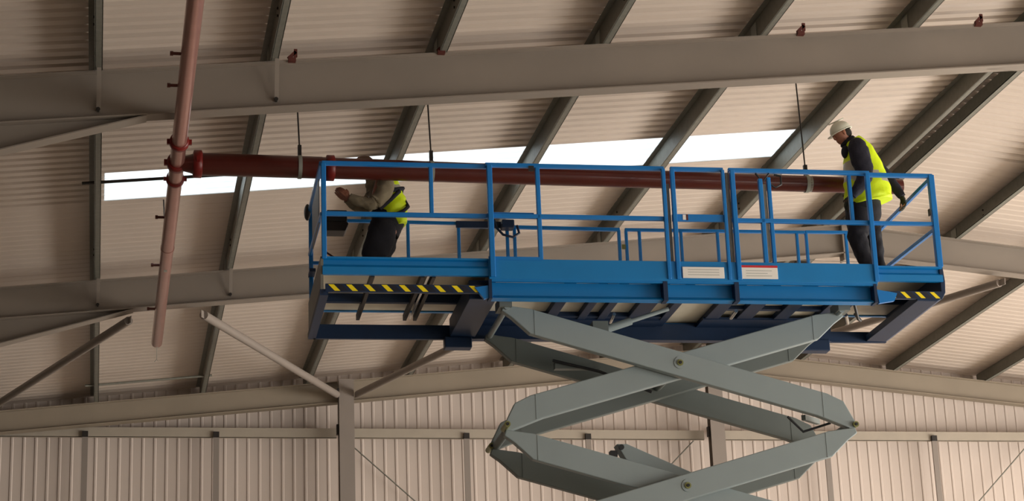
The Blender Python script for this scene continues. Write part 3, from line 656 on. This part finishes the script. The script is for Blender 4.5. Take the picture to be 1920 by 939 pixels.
garment(m, [(6.42, .58, 8.24, .06, .06), (6.52, .64, 8.22, .09, .08), (6.66, .68, 8.12, .085, .08), (6.77, .68, 8.02, .075, .07), (6.84, .66, 7.90, .065, .06), (6.90, .64, 7.79, .055, .055), (6.93, .63, 7.73, .045, .045)], .04, seed=4)
m.build('jacket', M['navy_cloth'], man)
def vest_pick(c):
    t = c.z + .25*(c.x-6.4)
    return 1 if (7.86 < t < 7.94 or (c.x < 6.27 and 7.78 <= t < 8.02) ) else 0
m = MB(0, K); garment(m, [(6.455, .45, 7.57, .275, .22), (6.443, .45, 7.64, .285, .225), (6.437, .45, 7.79, .272, .215), (6.419, .45, 7.95, .248, .205), (6.387, .45, 8.14, .208, .185), (6.335, .45, 8.28, .155, .15), (6.295, .45, 8.35, .115, .11)], .022, 28, 1, vest_pick)
m.build('hi_vis_vest', [M['hivis'], M['reflect']], man)
# helmet: dome, brim, dark scarf and hair
m = MB(0, K); c0 = Vector(P(-.008, 0, .028)); vs = []; n_ = 22; rr = 8
for j in range(rr+1):
    ph = math.pi/2*j/rr
    for k in range(n_):
        t = 2*math.pi*k/n_; vs.append(tuple(c0 + R @ Vector((.135*math.sin(ph)*math.cos(t), .108*math.sin(ph)*math.sin(t), .125*math.cos(ph)))))
m.add(vs, [(j*n_+k, j*n_+(k+1) % n_, (j+1)*n_+(k+1) % n_, (j+1)*n_+k) for j in range(rr) for k in range(n_)], 0, True)
vs = []
for j, (s, dz) in enumerate(((1, 0), (1.06, -.008), (1.06, -.016), (.95, -.012))):
    for k in range(n_):
        t = 2*math.pi*k/n_; fx = .135*s*math.cos(t) + (.045 if j in (1, 2) else 0)*max(0, math.cos(t)); vs.append(tuple(c0 + R @ Vector((fx, .108*s*math.sin(t), dz))))
m.add(vs, [(j*n_+k, j*n_+(k+1) % n_, (j+1)*n_+(k+1) % n_, (j+1)*n_+k) for j in range(3) for k in range(n_)], 0, True)
m.bar(P(-.11, 0, .152), P(.08, 0, .152), .025, .012, up=tuple(R @ Vector((0, 0, 1)))); m.build('helmet', M['helmet_white'], man)
m = MB(0, K); m.ell(P(-.035, 0, -.015), (.085, .083, .085), R); m.build('hair', M['hair'], man)
m = MB(0, K); m.ell(P(.0, 0, -.125), (.085, .085, .05), R); m.ell((6.20, .42, 8.20), (.045, .07, .08)); m.build('scarf', M['navy_cloth'], man)
m = MB(0, K); hand_part(m, (6.93, .63, 7.72), (.2, -.1, -.9), (.9, 0, .2), 1.15, .5, -1); m.build('glove', M['glove'], man)
m = MB(0, K); hand_part(m, (6.16, .22, 7.58), (-.45, .1, -.7), (-.5, -.6, .3), 1.12, .45, 1); m.build('glove', M['glove'], man)
for ax, vv in ((6.35, .33), (6.57, .56)):
    m = MB(0, K); m.tube([(ax+.02, vv, D+.16), (ax+.02, vv, D+.02)], [.062, .066], 14); m.ell((ax-.07, vv, D+.045), (.12, .052, .048)); m.box(ax-.19, ax+.085, vv-.05, vv+.05, D-.0, D+.025); m.build('boot', M['black'], man)

# ---- man behind the pipe at the left
VB = 1.12
N = {'pelvis': ((.92, VB, 7.46), (.13, .10)), 'belly': ((.91, VB, 7.62), (.12, .10)), 'chest': ((.84, VB, 7.82), (.14, .11)), 'upchest': ((.77, VB, 7.97), (.115, .09)), 'neck': ((.66, VB, 8.04), .055), 'skull': ((.60, VB, 8.11), .06),
     'shL': ((.76, VB-.19, 7.93), .062), 'elL': ((.66, VB-.26, 7.61), .045), 'wrL': ((.38, VB-.24, 7.685), .03),
     'shR': ((.78, VB+.19, 7.93), .062), 'elR': ((.56, VB+.23, 7.68), .045), 'wrR': ((.38, VB+.10, 7.775), .03),
     'hipL': ((.88, VB-.10, 7.38), .1), 'knL': ((.70, VB-.12, 7.02), .065), 'anL': ((.78, VB-.12, D+.12), .045), 'toL': ((.62, VB-.12, D+.05), .04),
     'hipR': ((.90, VB+.10, 7.38), .1), 'knR': ((.80, VB+.12, 7.02), .065), 'anR': ((.95, VB+.12, D+.12), .045), 'toR': ((.79, VB+.12, D+.05), .04)}
man, P, R = person('person in olive jumper, yellow vest and harness working behind the pipe at the left', N, E,
    ((.585, VB, 8.13), .15, math.pi, 1.0), [dict(wrist=(.37, VB-.24, 7.69), d=(-.6, .05, .62), up=(-.4, -.3, .6), curl=.25, side=1), dict(wrist=(.37, VB+.10, 7.775), d=(-.6, -.2, .5), up=(-.6, .1, .6), curl=.35, side=-1)], M['skin_dark'])
m = MB(0, K); garment(m, [(.875, VB, 7.64, .16, .15), (.855, VB, 7.56, .185, .17), (.84, VB, 7.44, .19, .19), (.80, VB, 7.32, .17, .18)], .03)
garment(m, [(.80, VB-.08, 7.42, .165, .14), (.765, VB-.10, 7.27, .165, .13), (.69, VB-.12, 7.07, .155, .12), (.68, VB-.12, 6.95, .125, .11), (.74, VB-.12, 6.80, .10, .09), (.78, VB-.12, D+.08, .09, .085)], .05, seed=1)
garment(m, [(.84, VB+.08, 7.42, .165, .14), (.80, VB+.10, 7.27, .16, .13), (.76, VB+.12, 7.07, .14, .12), (.80, VB+.12, 6.90, .11, .10), (.92, VB+.12, 6.78, .09, .085), (.95, VB+.12, D+.08, .085, .085)], .05, seed=2)
m.build('trousers', M['black_cloth'], man)
m = MB(0, K); garment(m, [(.875, VB, 7.58, .165, .16), (.83, VB, 7.72, .18, .18), (.80, VB, 7.86, .195, .19), (.765, VB, 7.93, .185, .18), (.71, VB, 8.01, .14, .14), (.65, VB, 8.07, .085, .085)], .04)
garment(m, [(.80, VB-.10, 7.96, .06, .06), (.80, VB-.19, 7.91, .10, .09), (.80, VB-.23, 7.80, .105, .09), (.74, VB-.25, 7.68, .09, .085), (.65, VB-.26, 7.60, .075, .08), (.57, VB-.26, 7.61, .062, .06), (.48, VB-.25, 7.635, .06, .055), (.39, VB-.24, 7.68, .045, .045)], .05, seed=3)
garment(m, [(.76, VB+.10, 7.96, .06, .06), (.74, VB+.19, 7.90, .09, .085), (.66, VB+.22, 7.78, .085, .08), (.60, VB+.22, 7.70, .075, .07), (.48, VB+.17, 7.72, .06, .055), (.39, VB+.10, 7.77, .045, .045)], .05, seed=5)
m.build('jumper', M['olive_cloth'], man)
def vp2(c):
    t = c.z - .35*(c.x-.9)
    return 1 if (7.80 < t < 7.855 and c.x > .85) else 0
m = MB(0, K); garment(m, [(1.00, VB, 7.42, .075, .16), (.955, VB, 7.52, .135, .20), (.915, VB, 7.60, .185, .22), (.88, VB, 7.72, .18, .22), (.865, VB, 7.86, .15, .215), (.855, VB, 7.95, .11, .18), (.79, VB, 8.04, .09, .14)], .03, 28, 2, vp2)
m.build('hi_vis_vest', [M['hivis'], M['reflect']], man)
m = MB(0, K)
def strap(pts, w=.022): m.tube(pts, w, 6)
for s in (-1, 1):
    strap([(.985, VB+s*.03, 7.86), (1.045, VB+s*.05, 7.72), (1.07, VB+s*.17, 7.60), (1.0, VB+s*.235, 7.52), (.88, VB+s*.23, 7.47)])
    strap([(.70, VB+s*.19, 7.75), (.80, VB+s*.225, 7.75), (.92, VB+s*.22, 7.79), (1.02, VB+s*.12, 7.84), (1.02, VB, 7.87)], .026)
    strap([(.74, VB+s*.205, 7.56), (.86, VB+s*.24, 7.66), (.97, VB+s*.20, 7.78)], .026)
m.build('safety_harness', M['navy_cloth'], man)
m = MB(0, K); vs = []; c0 = Vector(P(-.008, 0, .03))
for j in range(rr+1):
    ph = math.pi/2*j/rr
    for k in range(n_):
        t = 2*math.pi*k/n_; vs.append(tuple(c0 + R @ Vector((.125*math.sin(ph)*math.cos(t), .10*math.sin(ph)*math.sin(t), .115*math.cos(ph)))))
m.add(vs, [(j*n_+k, j*n_+(k+1) % n_, (j+1)*n_+(k+1) % n_, (j+1)*n_+k) for j in range(rr) for k in range(n_)], 0, True)
m.ell(P(.10, 0, .035), (.06, .07, .01), R); m.build('cap', M['helmet_brown'], man)
m = MB(0, K); m.ell(P(-.035, 0, -.015), (.08, .079, .085), R); m.build('hair', M['hair'], man)
for ax, vv in ((.78, VB-.12), (.95, VB+.12)):
    m = MB(0, K); m.tube([(ax+.02, vv, D+.16), (ax+.02, vv, D+.02)], [.062, .066], 14); m.ell((ax-.07, vv, D+.045), (.12, .052, .048)); m.box(ax-.19, ax+.085, vv-.05, vv+.05, D-.0, D+.025); m.build('boot', M['black'], man)
# put each person's empty at the feet
for r0 in [o for o in list(COL.objects) if o.type == 'EMPTY' and o.get('category') == 'person']:
    base = (Vector((6.45, .45, D)) if 'right' in r0['label'] else Vector((.86, VB, D)))*K
    r0.location = r0.location + Matrix.Rotation(LR, 3, 'Z') @ base
    for ch in r0.children: ch.location = ch.location - base
